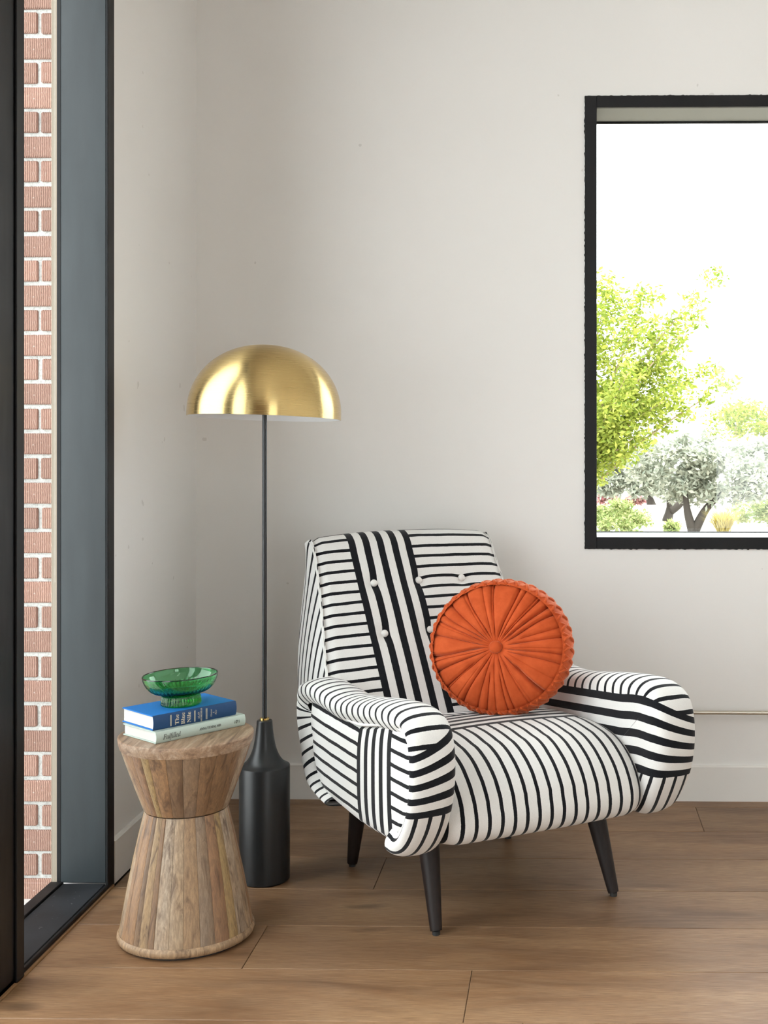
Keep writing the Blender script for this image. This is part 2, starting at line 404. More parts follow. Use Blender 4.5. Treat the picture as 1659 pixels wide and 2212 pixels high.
for (a, b) in ((2.728, JY0+.004), (1.11, 2.60), (-.44, 1.05), (-1.9, -.5)):
    wpart('glass_pane', (GX-.003, GX+.003, a, b, .02, LW_TOP-.05), M_PANE, win1, .0005)
# weather strip seen beyond the glass
wpart('weather_strip', (-1.357, -1.340, 3.283, 3.296, -.06, LW_TOP), simple('tan_weather_strip', (.30, .25, .19), .7), win1)
wpart('outer_stop', (-1.394, -1.36, 3.41, 3.45, -.08, LW_TOP), M_BLACK, win1)
t1 = MB(); t1.box(XL+.0125, XL+.018, YF, JY0+.03, -.004, .004); struct(t1.build('trim_1', M_TRIMWOOD))
# --- back window (window_2)
win2 = struct(empty('window_2', (WX0, YB, WZ0)))
F2 = .034
wpart('frame_side', (WX0-.004, WX0+F2, YB-.008, YB+.20, WZ0-.004, WZ1+.004), M_BLACK, win2)
wpart('frame_side', (WX1-F2, WX1+.004, YB-.008, YB+.20, WZ0-.004, WZ1+.004), M_BLACK, win2)
wpart('frame_top', (WX0+F2, WX1-F2, YB-.008, YB+.006, WZ1-F2, WZ1+.004), M_BLACK, win2)
wpart('frame_bottom', (WX0+F2, WX1-F2, YB-.008, YB+.006, WZ0-.004, WZ0+F2), M_BLACK, win2)
wpart('head_lining', (WX0+F2, WX1-F2, YB+.006, YB+.19, WZ1-F2, WZ1), M_WINHEAD, win2)
wpart('sill_lining', (WX0+F2, WX1-F2, YB+.006, YB+.19, WZ0, WZ0+F2), M_WINSILL, win2)
wpart('glazing_bead', (WX0+F2, WX1-F2, YB+.182, YB+.196, WZ1-F2-.006, WZ1-F2), M_BLACK, win2)
wpart('glazing_bead', (WX0+F2, WX1-F2, YB+.182, YB+.196, WZ0+F2, WZ0+F2+.003), M_BLACK, win2)
wpart('glass_pane', (WX0+F2, WX1-F2, YB+.186, YB+.191, WZ0+F2, WZ1-F2), M_PANE, win2, .0005)
def caulk(pts, wd, amp, seed, name, par):
    rnd = random.Random(seed); v = []; f = []; loc = Vector(par.location)
    for i in range(len(pts)-1):
        a, b = Vector(pts[i]), Vector(pts[i+1]); L = (b-a).length; n = int(L/.006); d = (b-a).normalized(); nrm = Vector((d.z, 0, -d.x))
        base = len(v)
        for k in range(n+1):
            p = a+d*(L*k/n); q = wd+rnd.random()*amp+(rnd.random() > .9)*amp*.9
            for (off, yy) in ((q, -.0035), (-.012, -.0035), (q, .002), (-.012, .002)):
                r = p+nrm*off; v.append((r.x-loc.x, r.y+yy-loc.y, r.z-loc.z))
        for k in range(n):
            o = base+4*k; f += [(o, o+4, o+5, o+1), (o+2, o+6, o+4, o)]
    return mesh_obj(name, v, f, M_CAULK, par, False)
caulk([(WX1, YB, WZ1+.004), (WX0-.004, YB, WZ1+.004), (WX0-.004, YB, WZ0-.004), (WX1, YB, WZ0-.004)], -.0, .0020, 3, 'caulk_line', win2)
# jagged paint line beside the left jamb
rnd = random.Random(5); v = []; f = []; n = 420
for k in range(n+1):
    z = LW_TOP*k/n; yy = JY1+.002+rnd.random()*.007*(1 if rnd.random() > .25 else 2)
    v += [(XL+.0035, yy, z), (XL+.0035, JY1-.006, z), (XL-.002, yy, z)]
for k in range(n): f += [(3*k, 3*k+3, 3*k+4, 3*k+1), (3*k, 3*k+2, 3*k+5, 3*k+3)]
o = mesh_obj('caulk_line', v, f, M_CAULK, None, False); o.parent = win1; o.matrix_parent_inverse = Matrix.Translation(-Vector(win1.location))
# --- front window behind the camera (window_3) and its mullions
win3 = struct(empty('window_3', (1.0, YF-.1, .25)))
for a in (1.3, 2.07, 2.84): wpart('mullion', (a, a+.06, YF-.14, YF-.06, .25, 2.6), M_BLACK, win3)
for a, b in ((.25, .31), (2.54, 2.6)): wpart('rail', (1.36, 2.84, YF-.13, YF-.07, a, b), M_BLACK, win3)
for a, b in ((1.36, 2.07), (2.13, 2.84)): wpart('glass_pane', (a, b, YF-.103, YF-.097, .31, 2.54), M_PANE, win3, .0005)
# pipe along the back wall
pipe = empty('wall_pipe', (1.4, YB-.03, .292)); tag(pipe, 'slim brushed metal pipe running low along the back wall', 'pipe')
m = MB(); m.tube([(-1.35, 0, 0), (1.8, 0, 0)], .0065, 12); m.build('tube', M_CHROME, pipe, True, 1.0)
for x in (-1.0, .5, 1.6):
    m = MB(); m.tube([(x, 0, 0), (x, .03, 0)], .005, 8); m.build('bracket', M_CHROME, pipe, True, 1.0)
# ceiling lights (real lamps of the room, above and behind the view)
def ceiling_light(loc, L, label):
    t = empty('ceiling_light', loc); tag(t, label, 'lamp', 'linear ceiling lights')
    m = MB(); m.box(-.06, .06, -L/2, L/2, 0, .06); m.build('housing', M_FIX, t)
    m = MB(); m.box(-.05, .05, -L/2+.02, L/2-.02, -.012, 0); m.build('diffuser', M_LED, t)
    for y in (-L*.35, L*.35):
        m = MB(); m.tube([(0, y, .06), (0, y, ZC-loc[2])], .003, 6); m.build('cable', M_FIX, t)
ceiling_light((.1, .3, 2.75), 1.6, 'slim linear ceiling light nearest the left glazing')
ceiling_light((1.5, .3, 2.75), 1.6, 'slim linear ceiling light in the middle of the ceiling')
ceiling_light((2.6, 1.2, 2.75), 1.6, 'slim linear ceiling light nearest the right wall')

# ------------------------------------------------------------------ outdoors, left: brick return wall and slab
bw = empty('brick_wall', (-1.8, 3.39, -.075)); tag(bw, None, None, None, 'structure')
m = MB(); m.box(-.9, .4055, .008, .25, -.06, 3.2); m.build('mortar', M_MORTAR, bw)
course = .0677; rnd = random.Random(11); BL = .194
mesh_cache = {}
def brick_mesh(w_, key):
    k = round(w_, 3)
    if k not in mesh_cache:
        bm = bevel_box(-w_/2, w_/2, 0, .09, -.0285, .0285, .003); me = bpy.data.meshes.new('brick'); bm.to_mesh(me); bm.free(); me.materials.append(M_BRICK); mesh_cache[k] = me
    return mesh_cache[k]
for r in range(46):
    z = -.012+course*(r+.5); x1 = .406
    first = BL if r % 2 == 0 else .0345
    xs = []; x = x1
    x0 = x-first; xs.append((x0, x)); x = x0-.0115
    while x > -.85: xs.append((x-BL, x)); x -= BL+.0105
    for (a, b) in xs:
        o = link(bpy.data.objects.new('brick', brick_mesh(b-a, 0)), bw); o.location = ((a+b)/2+rnd.uniform(-.002, .002), rnd.uniform(-.002, .002), z+rnd.uniform(-.0015, .0015))
        o.rotation_euler = (0, rnd.uniform(-.008, .008), rnd.uniform(-.004, .004))
m = MB(); m.box(-6, -1.345, -4, 3.66, -.2, -.078); o = m.build('patio', M_CONC); struct(o)

# ------------------------------------------------------------------ outdoors, behind: terrain, trees, shrubs
def make_ground():
    t = NT('desert_ground'); v = t.coord('Object'); n = t.noise(v, .5, 5, .6)
    t.base(t.mix(t.maprange(n, .35, .65, 0, 1), (.24, .21, .16), (.34, .31, .27))); t.val(Roughness=.95); return t.m
M_GROUND = make_ground()
def gz(y): return -.25-1.05*sstep(5, 26, y)-.25*sstep(26, 45, y)
v = []; f = []; nx, ny = 24, 40
for j in range(ny+1):
    y = 4.3+(75-4.3)*(j/ny)**1.5
    for i in range(nx+1):
        x = -25+60*i/nx; v.append((x, y, gz(y)+.05*mnoise.noise((x*.3, y*.3, 0))))
for j in range(ny):
    for i in range(nx): a = j*(nx+1)+i; f.append((a, a+1, a+nx+2, a+nx+1))
struct(mesh_obj('ground', v, f, M_GROUND))
def leaf_mat(name, c, c2, trans=.35):
    t = NT(name); oi = t.node('ShaderNodeNewGeometry'); r = oi.outputs['Random Per Island']
    col = t.mix(r, c, c2); t.base(col); t.val(Roughness=.6)
    tl = t.node('ShaderNodeBsdfTranslucent'); t.set(tl.inputs[0], col); mx = t.node('ShaderNodeMixShader'); mx.inputs[0].default_value = trans
    t.t.links.new(t.p.outputs[0], mx.inputs[1]); t.t.links.new(tl.outputs[0], mx.inputs[2]); t.t.links.new(mx.outputs[0], t.out.inputs[0]); return t.m
M_LEAF_Y = leaf_mat('yellow_green_leaf', (.14, .22, .02), (.56, .60, .12), .5)
M_LEAF_O = leaf_mat('olive_leaf', (.24, .275, .21), (.54, .55, .45), .3)
M_LEAF_G = leaf_mat('shrub_leaf', (.20, .29, .08), (.50, .52, .24), .4)
M_LEAF_W = leaf_mat('golden_grass', (.42, .34, .06), (.52, .45, .16), .4)
M_LEAF_P = leaf_mat('pink_flower', (.45, .15, .18), (.40, .30, .24), .4)
M_BARK = simple('grey_bark', (.05, .042, .034), .9)
M_BARK2 = simple('tan_bark', (.42, .32, .22), .9)
def foliage(name, clusters, nleaf, size, mat, parent, seed):
    rnd = random.Random(seed); v = []; f = []; cl = []
    wsum = sum(c[3] for c in clusters)
    for (cx, cy, cz, wt, r) in clusters:
        for _ in range(int(nleaf*wt/wsum)):
            d = Vector((rnd.gauss(0, 1), rnd.gauss(0, 1), rnd.gauss(0, 1))); d.normalize(); d *= r*rnd.random()**.45
            p = Vector((cx, cy, cz))+Vector((d.x, d.y, d.z*.8))
            t = Vector((rnd.gauss(0, 1), rnd.gauss(0, 1), rnd.gauss(0, .7))).normalized(); s = t.cross(Vector((rnd.gauss(0, 1), rnd.gauss(0, 1), rnd.gauss(0, 1)))).normalized()
            L = size*rnd.uniform(.6, 1.25); wd = L*.42; k = len(v)
            v += [p, p+t*L*.5+s*wd*.5, p+t*L, p+t*L*.5-s*wd*.5]; f.append((k, k+1, k+2, k+3))
    o = mesh_obj(name, v, f, mat, parent, False); o['kind'] = 'stuff'; return o
def blob_clusters(c, rx, ry, rz, n, r, seed, zmin=-1):
    rnd = random.Random(seed); out = []
    while len(out) < n:
        p = [rnd.uniform(-1, 1) for _ in range(3)]
        if sum(q*q for q in p) > 1 or p[2] < zmin: continue
        out.append((c[0]+p[0]*rx, c[1]+p[1]*ry, c[2]+p[2]*rz, 1, r*rnd.uniform(.6, 1.3)))
    return out
def px(x, y, D):   # a point seen along pixel (x, y) at distance D in front of the camera
    a = (x-1170)/2700*D; return Vector((a*math.cos(YAW)-D*math.sin(YAW), D*math.cos(YAW)+a*math.sin(YAW), 1.2-(y-932)/2700*D))
# near tree with bright yellow-green leaves; its trunk stands behind the wall
D = 13.0; base = px(1225, 932, D); base.z = gz(base.y)
tr = empty('leafy_tree', base); tag(tr, 'bright yellow-green leafy tree just outside the window', 'tree', 'trees outside')
def rel(p): return Vector(p)-base
br = []
top = rel(px(1240, 700, D)); m = MB()
m.tube([(0, 0, -.1), (.02, 0, .6), (.05, .05, 1.3), top], [.10, .085, .06, .03], 8)
m.build('trunk', M_BARK2, tr, True)
tips = [(1370, 945), (1400, 640), (1450, 760), (1500, 690), (1540, 600), (1360, 800), (1330, 870), (1460, 850), (1310, 640), (1530, 800), (1570, 830)]
cl = []
for i, (x, y) in enumerate(tips):
    tip = rel(px(x, y, D+random.uniform(-.6, .6))); st = Vector((.04, .03, 1.0+.12*(i % 5)))
    mid = (st+tip)*.5+Vector((0, 0, .10)); p, _ = smooth_path([tuple(st), tuple(mid), tuple(tip)], 9)
    m = MB(); m.tube(p, [lerp(.022, .004, k/8) for k in range(9)], 6); m.build('branch', M_BARK2, tr, True)
    heavy = x < 1470
    for k in range(3, 9): cl.append((*p[k], (1.2 if heavy else .75)*(1.0 if k < 7 else .8), .20 if heavy else .15))
cl += [(*rel(px(x, y, D+dd)), 1.5, .24) for (x, y, dd) in [(1300, 760, 0), (1320, 840, .2), (1350, 720, -.2), (1390, 800, .1), (1420, 720, .3), (1380, 880, 0), (1310, 920, 0), (1420, 880, .2), (1340, 660, .1), (1290, 690, 0), (1290, 860, .3), (1440, 810, 0), (1300, 620, .2)]]
foliage('foliage', cl, 13500, .070, M_LEAF_Y, tr, 21)
# olive trees
def olive(bx, by, D, crown, rpx, trunks, label, seed, nl=6500):
    b = px(bx, by, D); tr = empty('olive_tree', b); tag(tr, label, 'tree', 'trees outside')
    cl = []
    for (x, y, wx, wy) in crown:
        c = px(x, y, D+random.uniform(-.5, .5))-b
        cl += blob_clusters(c, wx*D/2700, wx*D/2700*.8, wy*D/2700, 16, .26, seed+int(x), -.8)
    for (x0, y0, x1, y1, xm, ym) in trunks:
        p, _ = smooth_path([tuple(px(*q, D)-b) for q in ((x0, y0), (xm, ym), (x1, y1))], 10)
        m = MB(); m.tube(p, [lerp(.10, .05, k/9)*D/24 for k in range(10)], 8); m.build('trunk', M_BARK, tr, True)
    foliage('foliage', cl, nl, .13*D/24, M_LEAF_O, tr, seed); return tr
olive(1492, 1152, 24, [(1440, 1000, 85, 62), (1520, 985, 75, 60), (1590, 1030, 70, 55), (1480, 1050, 90, 34)], 0, [(1497, 1150, 1480, 1065, 1485, 1105), (1500, 1148, 1560, 1065, 1525, 1100)], 'silver-green olive tree with a forked trunk in the middle of the garden', 51, 9000)
olive(1440, 1122, 30, [(1345, 1010, 50, 48), (1390, 1045, 50, 32), (1320, 1035, 34, 34)], 0, [(1440, 1128, 1445, 1070, 1447, 1100), (1447, 1103, 1478, 1080, 1465, 1092)], 'smaller grey olive tree behind, nearest the window frame', 61, 5000)
olive(1410, 1096, 36, [(1400, 1030, 46, 30)], 0, [(1410, 1100, 1398, 1060, 1404, 1080)], 'far olive tree with one slanting trunk', 63, 2500)
olive(1650, 1110, 34, [(1640, 1000, 70, 60), (1690, 1040, 60, 50)], 0, [(1650, 1115, 1655, 1050, 1652, 1085)], 'pale olive tree at the right edge of the window', 71, 4500)
# taller pale tree far behind
b = px(1590, 1090, 42); tr = empty('hazy_tree', b); tag(tr, 'tall hazy yellow-green tree far behind the olive trees', 'tree', 'trees outside')
foliage('foliage', blob_clusters(px(1590, 915, 42)-b, 1.0, 1.0, .75, 26, .42, 5), 2600, .17, M_LEAF_Y, tr, 81)
m = MB(); m.tube([(0, 0, 0), (.05, 0, 1.4), (0, 0, 2.6)], [.12, .09, .05], 7); m.build('trunk', M_BARK2, tr, True)
def shrub(x, y, D, rx, rz, n, mat, name, label, cat='shrub', grp='shrubs in the garden'):
    b = px(x, y, D); o = empty(name, b); tag(o, label, cat, grp); s = D/2700
    foliage('foliage', blob_clusters((0, 0, rz*s*.5), rx*s, rx*s, rz*s*.7, 14, rz*s*.4, int(x), -.6), n, .075*D/20, mat, o, int(x+y))
shrub(1348, 1152, 20, 78, 58, 4200, M_LEAF_G, 'shrub', 'wide low green shrub at the foot of the window frame')
shrub(1449, 1150, 20, 16, 18, 700, M_LEAF_G, 'shrub', 'small round green shrub beside the forked olive')
shrub(1640, 1140, 26, 62, 56, 3200, M_LEAF_G, 'shrub', 'pale feathery shrub at the right of the golden grass')
shrub(1375, 1085, 40, 22, 8, 700, M_LEAF_P, 'flower_bed', 'far strip of pink flowers beyond the olives', 'flowers', 'flowers in the garden')
shrub(1310, 1085, 40, 20, 16, 700, M_LEAF_P, 'flower_bed', 'far pink flowering bush beside the window frame', 'flowers', 'flowers in the garden')
# golden grass clump
b = px(1562, 1154, 19); o = empty('grass_clump', b); tag(o, 'golden ornamental grass clump beside the forked olive', 'grass')
v = []; f = []; rnd = random.Random(4)
for k in range(800):
    a = rnd.uniform(0, 6.283); sp = rnd.random()**.7*.40; h = rnd.uniform(.22, .44); p0 = Vector((rnd.gauss(0, .03), rnd.gauss(0, .03), -.02)); d = Vector((math.cos(a), math.sin(a), 0)); s = Vector((-d.y, d.x, 0))*.004
    pts = [p0, p0+d*sp*.45+Vector((0, 0, h*.7)), p0+d*sp+Vector((0, 0, h*.95))]; n = len(v)
    v += [pts[0]-s, pts[0]+s, pts[1]-s, pts[1]+s, pts[2]]; f += [(n, n+1, n+3, n+2), (n+2, n+3, n+4)]
mesh_obj('blades', v, f, M_LEAF_W, o, False)['kind'] = 'stuff'
# pale garden wall and kerb, street
b = px(1415, 1128, 27); o = empty('garden_wall', b); tag(o, 'pale low garden wall post behind the green shrub', 'wall')
m = MB(); m.box(-.14, .14, -.2, .2, -.3, .32); m.build('post', M_CONC, o); m = MB(); m.box(-.17, .17, -.23, .23, .32, .36); m.build('cap', M_CONC, o)
m = MB(); m.box(-12, 22, 30, 34, gz(31)+.02, gz(31)+.07); struct(m.build('road', simple('pale_road', (.40, .39, .385), .9)))
m = MB(); m.box(-12, 22, 26.5, 26.8, gz(26)-.1, gz(26)+.14); struct(m.build('kerb', M_CONC))

# ------------------------------------------------------------------ striped armchair
CH = empty('armchair', (-.23125, 3.33475, 0), math.radians(30.43))
tag(CH, 'black and white striped upholstered armchair with tapered dark legs', 'armchair')
def grid(name, P, mat, parent, uv=None, uvb=None, facev=None, closed_u=False, flip=False):
    """P[i][j] points; uv(i,j)->(u,v); facev(i,j)->v offset per face"""
    n, m_ = len(P), len(P[0]); v = [p for row in P for p in row]; f = []; A = {}; B = {}
    for i in range(n-1):
        for j in range(m_-1):
            q = [(i, j), (i+1, j), (i+1, j+1), (i, j+1)]
            if flip: q = q[::-1]
            fi = len(f); f.append(tuple(a*m_+b for a, b in q))
            if uv: A[fi] = [(uv(a, b)[0], uv(a, b)[1]+(facev(i, j) if facev else 0)) for a, b in q]
            if uvb: B[fi] = [uvb(a, b) for a, b in q]
    return mesh_obj(name, v, f, mat, parent, True, A if uv else None, B if uvb else None)

# --- backrest: front/top/rear cover
def hw(z): return .287+.035*sstep(.86, .45, z)
bprof, blen = smooth_path([(.165, .335), (.215, .425), (.335, .63), (.455, .825), (.478, .863), (.503, .882), (.528, .884), (.548, .865), (.556, .80), (.556, .66), (.525, .45), (.50, .33)], 96)
NB = len(bprof); arc = [0]
for a, b in zip(bprof, bprof[1:]): arc.append(arc[-1]+math.dist(a, b))
BUT = [(x, z) for z in (.755, .62) for x in (-.131, .010, .151)]
P = []; NXB = 90
for j, (y, z) in enumerate(bprof):
    t = (bprof[min(j+1, NB-1)][0]-bprof[max(j-1, 0)][0], bprof[min(j+1, NB-1)][1]-bprof[max(j-1, 0)][1]); L = math.hypot(*t); nrm = (-t[1]/L, t[0]/L)
    row = []
    for i in range(NXB+1):
        s = -1+2*i/NXB; x = s*hw(z)
        puff = .016*(1-abs(s)**2.6)-.010*sstep(.90, 1, abs(s))
        if j < NB*.6:
            for (bx, bz) in BUT:
                d2 = (x-bx)**2+((z-bz)/.857)**2
                puff -= .013*math.exp(-d2/(.020**2))+.004*math.exp(-d2/(.05**2))
        row.append((x, y+nrm[0]*puff, z+nrm[1]*puff))
    P.append(row)
back = grid('backrest', P, fabric('striped_back_fabric', -.187, .004, .004), CH,
            uv=lambda i, j: (arc[i], P[i][j][0]-.03*(.85-min(P[i][j][2], .85))), uvb=lambda i, j: (arc[i], 0))
# side boxing of the backrest
for sgn in (-1, 1):
    Q = []; half = NB//2+2
    for k in range(0, 40):
        tt = k/39
        jf = int(tt*52); a = bprof[jf]
        z = a[1]; # matching rear point at same fraction
        jr = NB-1-int(tt*(NB-1-54)); b = bprof[jr]
        row = []
        for q in range(9):
            s = q/8; yy = lerp(a[0], b[0], s); zz = lerp(a[1], b[1], s); bul = .010*math.sin(math.pi*s)
            row.append((sgn*(hw(zz)-.001+bul), yy+(.004 if s == 0 else 0), zz))
        Q.append(row)
    grid('side_panel', Q, fabric('striped_back_side', 9, .013), back, uv=lambda i, j: (Q[i][j][1]*.93+.10*Q[i][j][2], 0.0), uvb=lambda i, j: (Q[i][j][1]*.93+.10*Q[i][j][2], 0), flip=(sgn > 0))
    m = MB(); m.tube([(P[j][0 if sgn < 0 else NXB][0]+sgn*.001, P[j][0][1], P[j][0][2]) for j in range(4, 58)], .0032, 8); m.build('piping', M_WHITEFAB, back, True)
for (bx, bz) in BUT:
    yb = .215+(bz-.425)*.6-.004
    vv, ff = lathe([(0, .009), (.004, .0088), (.008, .007), (.0105, .003), (.0105, -.004), (0, -.006)], 20)
    o = mesh_obj('button', vv, ff, M_WHITEFAB, back); o.location = (bx, yb+.003, bz+.004); o.rotation_euler = (math.radians(90-31), 0, 0)

# --- seat
sprof, slen = smooth_path([(.24, .385), (.15, .408), (.02, .427), (-.10, .435), (-.20, .433), (-.29, .415), (-.355, .375), (-.392, .325), (-.40, .285), (-.385, .252), (-.345, .233), (-.27, .228), (-.1, .228)], 90)
sarc = [0]
for a, b in zip(sprof, sprof[1:]): sarc.append(sarc[-1]+math.dist(a, b))
P2 = []; NXS = 70; cen = (-.15, .31)
for j, (y, z) in enumerate(sprof):
    row = []
    for i in range(NXS+1):
        s = -1+2*i/NXS; x = s*.276; e = abs(s)
        k = 1-.07*sstep(.82, 1, e)-.10*sstep(.955, 1, e)**2; cr = .012*(1-e*e)
        yy = lerp(cen[0], y, k); zz = lerp(cen[1], z, k)
        if z > .33: zz += cr
        if y < -.25: yy -= cr*.8
        row.append((x, yy, zz))
    P2.append(row)
ysplit = next(sarc[j] for j, p in enumerate(sprof) if p[0] < -.122)
seat = grid('seat', P2, fabric('striped_seat_fabric', 0.0, .009, .009), CH,
            uv=lambda i, j: (P2[i][j][0], ysplit-sarc[i]), uvb=lambda i, j: (P2[i][j][0], 0))

# --- arms
apath, alen = smooth_path([(.10, .226), (.17, .231), (.25, .246), (.300, .280), (.328, .316), (.352, .36), (.367, .40), (.371, .44), (.364, .475), (.340, .503), (.295, .521), (.23, .529), (.14, .528), (.03, .526), (-.10, .541), (-.22, .559), (-.32, .568), (-.385, .561), (-.428, .536), (-.449, .497), (-.456, .45), (-.452, .395), (-.436, .34), (-.408, .288), (-.375, .247), (-.34, .226), (-.305, .222)], 150)
NA = len(apath); aarc = [0]
for a, b in zip(apath, apath[1:]): aarc.append(aarc[-1]+math.dist(a, b))
CS_TOP = [(.040, .062), (.052, .050), (.062, .032), (.058, .012), (.035, .001), (0, -.003), (-.032, .002), (-.053, .016), (-.060, .040), (-.058, .075)]
CS_RER = [(.030, .112), (.042, .100), (.056, .070), (.060, .035), (.040, .006), (0, -.003), (-.032, .002), (-.053, .016), (-.060, .040), (-.058, .075)]
CS_FRT = [(.040, .030), (.050, .026), (.060, .016), (.054, .004), (.033, -.004), (0, -.006), (-.032, -.003), (-.050, .010), (-.058, .035), (-.058, .075)]
NC = 41
cst, _ = smooth_path(CS_TOP, NC); csf, _ = smooth_path(CS_FRT, NC); csr, _ = smooth_path(CS_RER, NC)
IT = next(k for k, p in enumerate(apath) if p[1] > .515)
XC = .328
def arm(sgn):
    A = []; info = []
    for i, (y, z) in enumerate(apath):
        a = apath[max(i-1, 0)]; b = apath[min(i+1, NA-1)]; t = (b[0]-a[0], b[1]-a[1]); L = math.hypot(*t); t = (t[0]/L, t[1]/L)
        nin = (t[1], -t[0])   # inward
        if nin[0]*(-.05-y)+nin[1]*(.38-z) < 0: nin = (-nin[0], -nin[1])
        w_ = sstep(-.30, -.44, y); wr = sstep(.515, .45, z) if i < IT else 0.0; row = []; inf = []
        Mx = (clamp(y, -.20, .30), .34 if z > .33 else lerp(.26, .34, (z-.2)/.13))
        clen = 0; prev = None
        for c in range(NC+10):
            if c < NC:
                o = lerp(lerp(cst[c][0], csf[c][0], w_), csr[c][0], wr); n = lerp(lerp(cst[c][1], csf[c][1], w_), csr[c][1]*(lerp(.22, 1, sstep(.225, .33, z)) if c < NC//2 else 1), wr); p = (XC+o, y+nin[0]*n, z+nin[1]*n)
            else:
                k = (c-NC+1)/10; e = lerp(cst[-1][1], csf[-1][1], w_); q0 = (XC+cst[-1][0], y+nin[0]*e, z+nin[1]*e)
                p = (lerp(q0[0], XC-.052, k), lerp(q0[1], Mx[0], k), lerp(q0[2], Mx[1], k))
            if prev: clen += math.dist(prev, p)
            prev = p; row.append((sgn*p[0], p[1], p[2])); inf.append(clen)
        A.append(row); info.append(inf)
    N = NC+10; TOPC = NC//2-2
    def vv(i, j):
        x, y, z = A[i][j]; ax = abs(x); D_ = clamp((ax-.272)/.112); fr = sstep(-.28, -.40, y)
        return z+.1*(clamp(y, -.41, .4)+.41)*(1-fr)+fr*D_*.070*clamp((z-.33)/.2)
    TOPB = .536; IB = next(k for k, p in enumerate(apath) if p[0] < -.415)
    def facev(i, j):
        yc = A[i][j][1]; zc = A[i][j][2]
        if i < IT+2: return 1.0
        if i < IB and j < NC*.62: return 1.0
        return 0.0
    vmax = lambda i, j: (aarc[i]*.85, vv(i, j))
    cover = grid('arm', A, fabric('striped_arm_fabric', TOPB-BANDW, .0, .018 if sgn < 0 else .013), CH, uv=vmax, uvb=lambda i, j: (info[i][j], 0), facev=facev, flip=(sgn < 0))
    # outer panel
    xo = .368
    seam = [(.29, .478), (.17, .480), (.05, .478), (-.04, .477), (-.117, .483), (-.22, .504), (-.30, .520), (-.36, .522), (-.395, .510), (-.418, .485), (-.427, .45), (-.425, .40), (-.405, .345), (-.37, .298), (-.31, .248)]
    low = [(-.24, .240), (-.10, .232), (.02, .234), (.150, .240), (.205, .252), (.248, .280), (.275, .318), (.295, .36), (.305, .40), (.305, .44), (.29, .478)]
    ol, _ = smooth_path(seam+low, 140); c0 = (-.08, .37); R = 10; V = []; 
    for r in range(R+1):
        k = r/R
        for (y, z) in ol[:-1]: V.append((sgn*(xo+.010*(1-k**3)-.012*sstep(.9, 1, k)), lerp(c0[0], y, k), lerp(c0[1], z, k)))
    n = len(ol)-1; F = []
    for r in range(R):
        for q in range(n): F.append((r*n+q, (r+1)*n+q, (r+1)*n+(q+1) % n, r*n+(q+1) % n) if sgn > 0 else (r*n+(q+1) % n, (r+1)*n+(q+1) % n, (r+1)*n+q, r*n+q))
    uvp = [(p[2]+.004, -p[1]*.93) for p in V]
    mesh_obj('outer_panel', V, F, fabric('striped_side_fabric', .088, .0, .0), cover, True, uvp, uvp)
    # stitched piping along the roll seam
    sp, _ = smooth_path(seam, 90); uvs = []
    mbp = MB(); mbp.tube([(sgn*(xo+.006), y, z+.001) for (y, z) in sp], .0042, 8); o = mbp.build('piping', M_WHITEFAB, cover, True)
    return cover
armL = arm(-1); armR = arm(1)
# --- rear shell wrapping from arm to arm
zs = [.240+.25*k/24 for k in range(25)]
def ysm(z):
    T = [(.20, .13), (.243, .148), (.272, .18), (.305, .20), (.337, .232), (.397, .26), (.44, .285), (.478, .29), (.60, .29)]
    for (a, ya), (b, yb) in zip(T, T[1:]):
        if z <= b: return lerp(ya, yb, clamp((z-a)/(b-a)))
    return .29
Q = []; arcq = []
for z in zs:
    y0 = ysm(z); k = sstep(.2, .34, z); rim = .012*sstep(.44, .55, z)
    half, _ = smooth_path([(.325, y0), (.330, y0+.03), (.326, y0+.07), (.310, y0+.125*lerp(.7, 1, k)), (.285, y0+.175*lerp(.7, 1, k)), (.23, y0+.225*lerp(.75, 1, k)), (.13, y0+.25*lerp(.75, 1, k)), (0, y0+.255*lerp(.75, 1, k))], 26)
    pts = [(-x, y) for x, y in half]+[(x, y) for x, y in half[::-1]][1:]
    Q.append([(x*(1-rim), y, z) for x, y in pts])
grid('rear_shell', Q, fabric('striped_rear_fabric', 9, .02), CH, uv=lambda i, j: (Q[i][j][2]+.38*(Q[i][j][1]-.29), 0), uvb=lambda i, j: (Q[i][j][2]+.38*(Q[i][j][1]-.29), 0), flip=True)
# underside
ob = [(-.33, -.24), (-.20, -.28), (.20, -.28), (.33, -.24), (.36, .13), (.27, .30), (-.27, .30), (-.36, .13)]
v = [(x*.985, y, z) for z in (.234, .30) for (x, y) in ob]; n = len(ob)
mesh_obj('underside', v, [tuple(range(n))[::-1], tuple(range(n, 2*n))]+[(q, (q+1) % n, n+(q+1) % n, n+q) for q in range(n)], M_UNDER, CH, False)
# legs
for (fx, fy, tx, ty) in ((-.245, -.271, -.232, -.185), (.258, -.269, .238, -.185), (-.251, .271, -.238, .235), (.234, .269, .226, .215)):
    m = MB(); top = Vector((tx, ty, .255)); ft = Vector((fx, fy, .009)); m.tube([top, top.lerp(ft, .5), top.lerp(ft, .97), ft], [.0300, .0222, .0148, .0138], 28)
    lg = m.build('leg', M_LEG, CH, True, .7)
    g = MB(); g.tube([(fx, fy, 0), (fx, fy, .0095)], .0095, 16); g.build('foot_glide', M_INK, lg, True, .7)

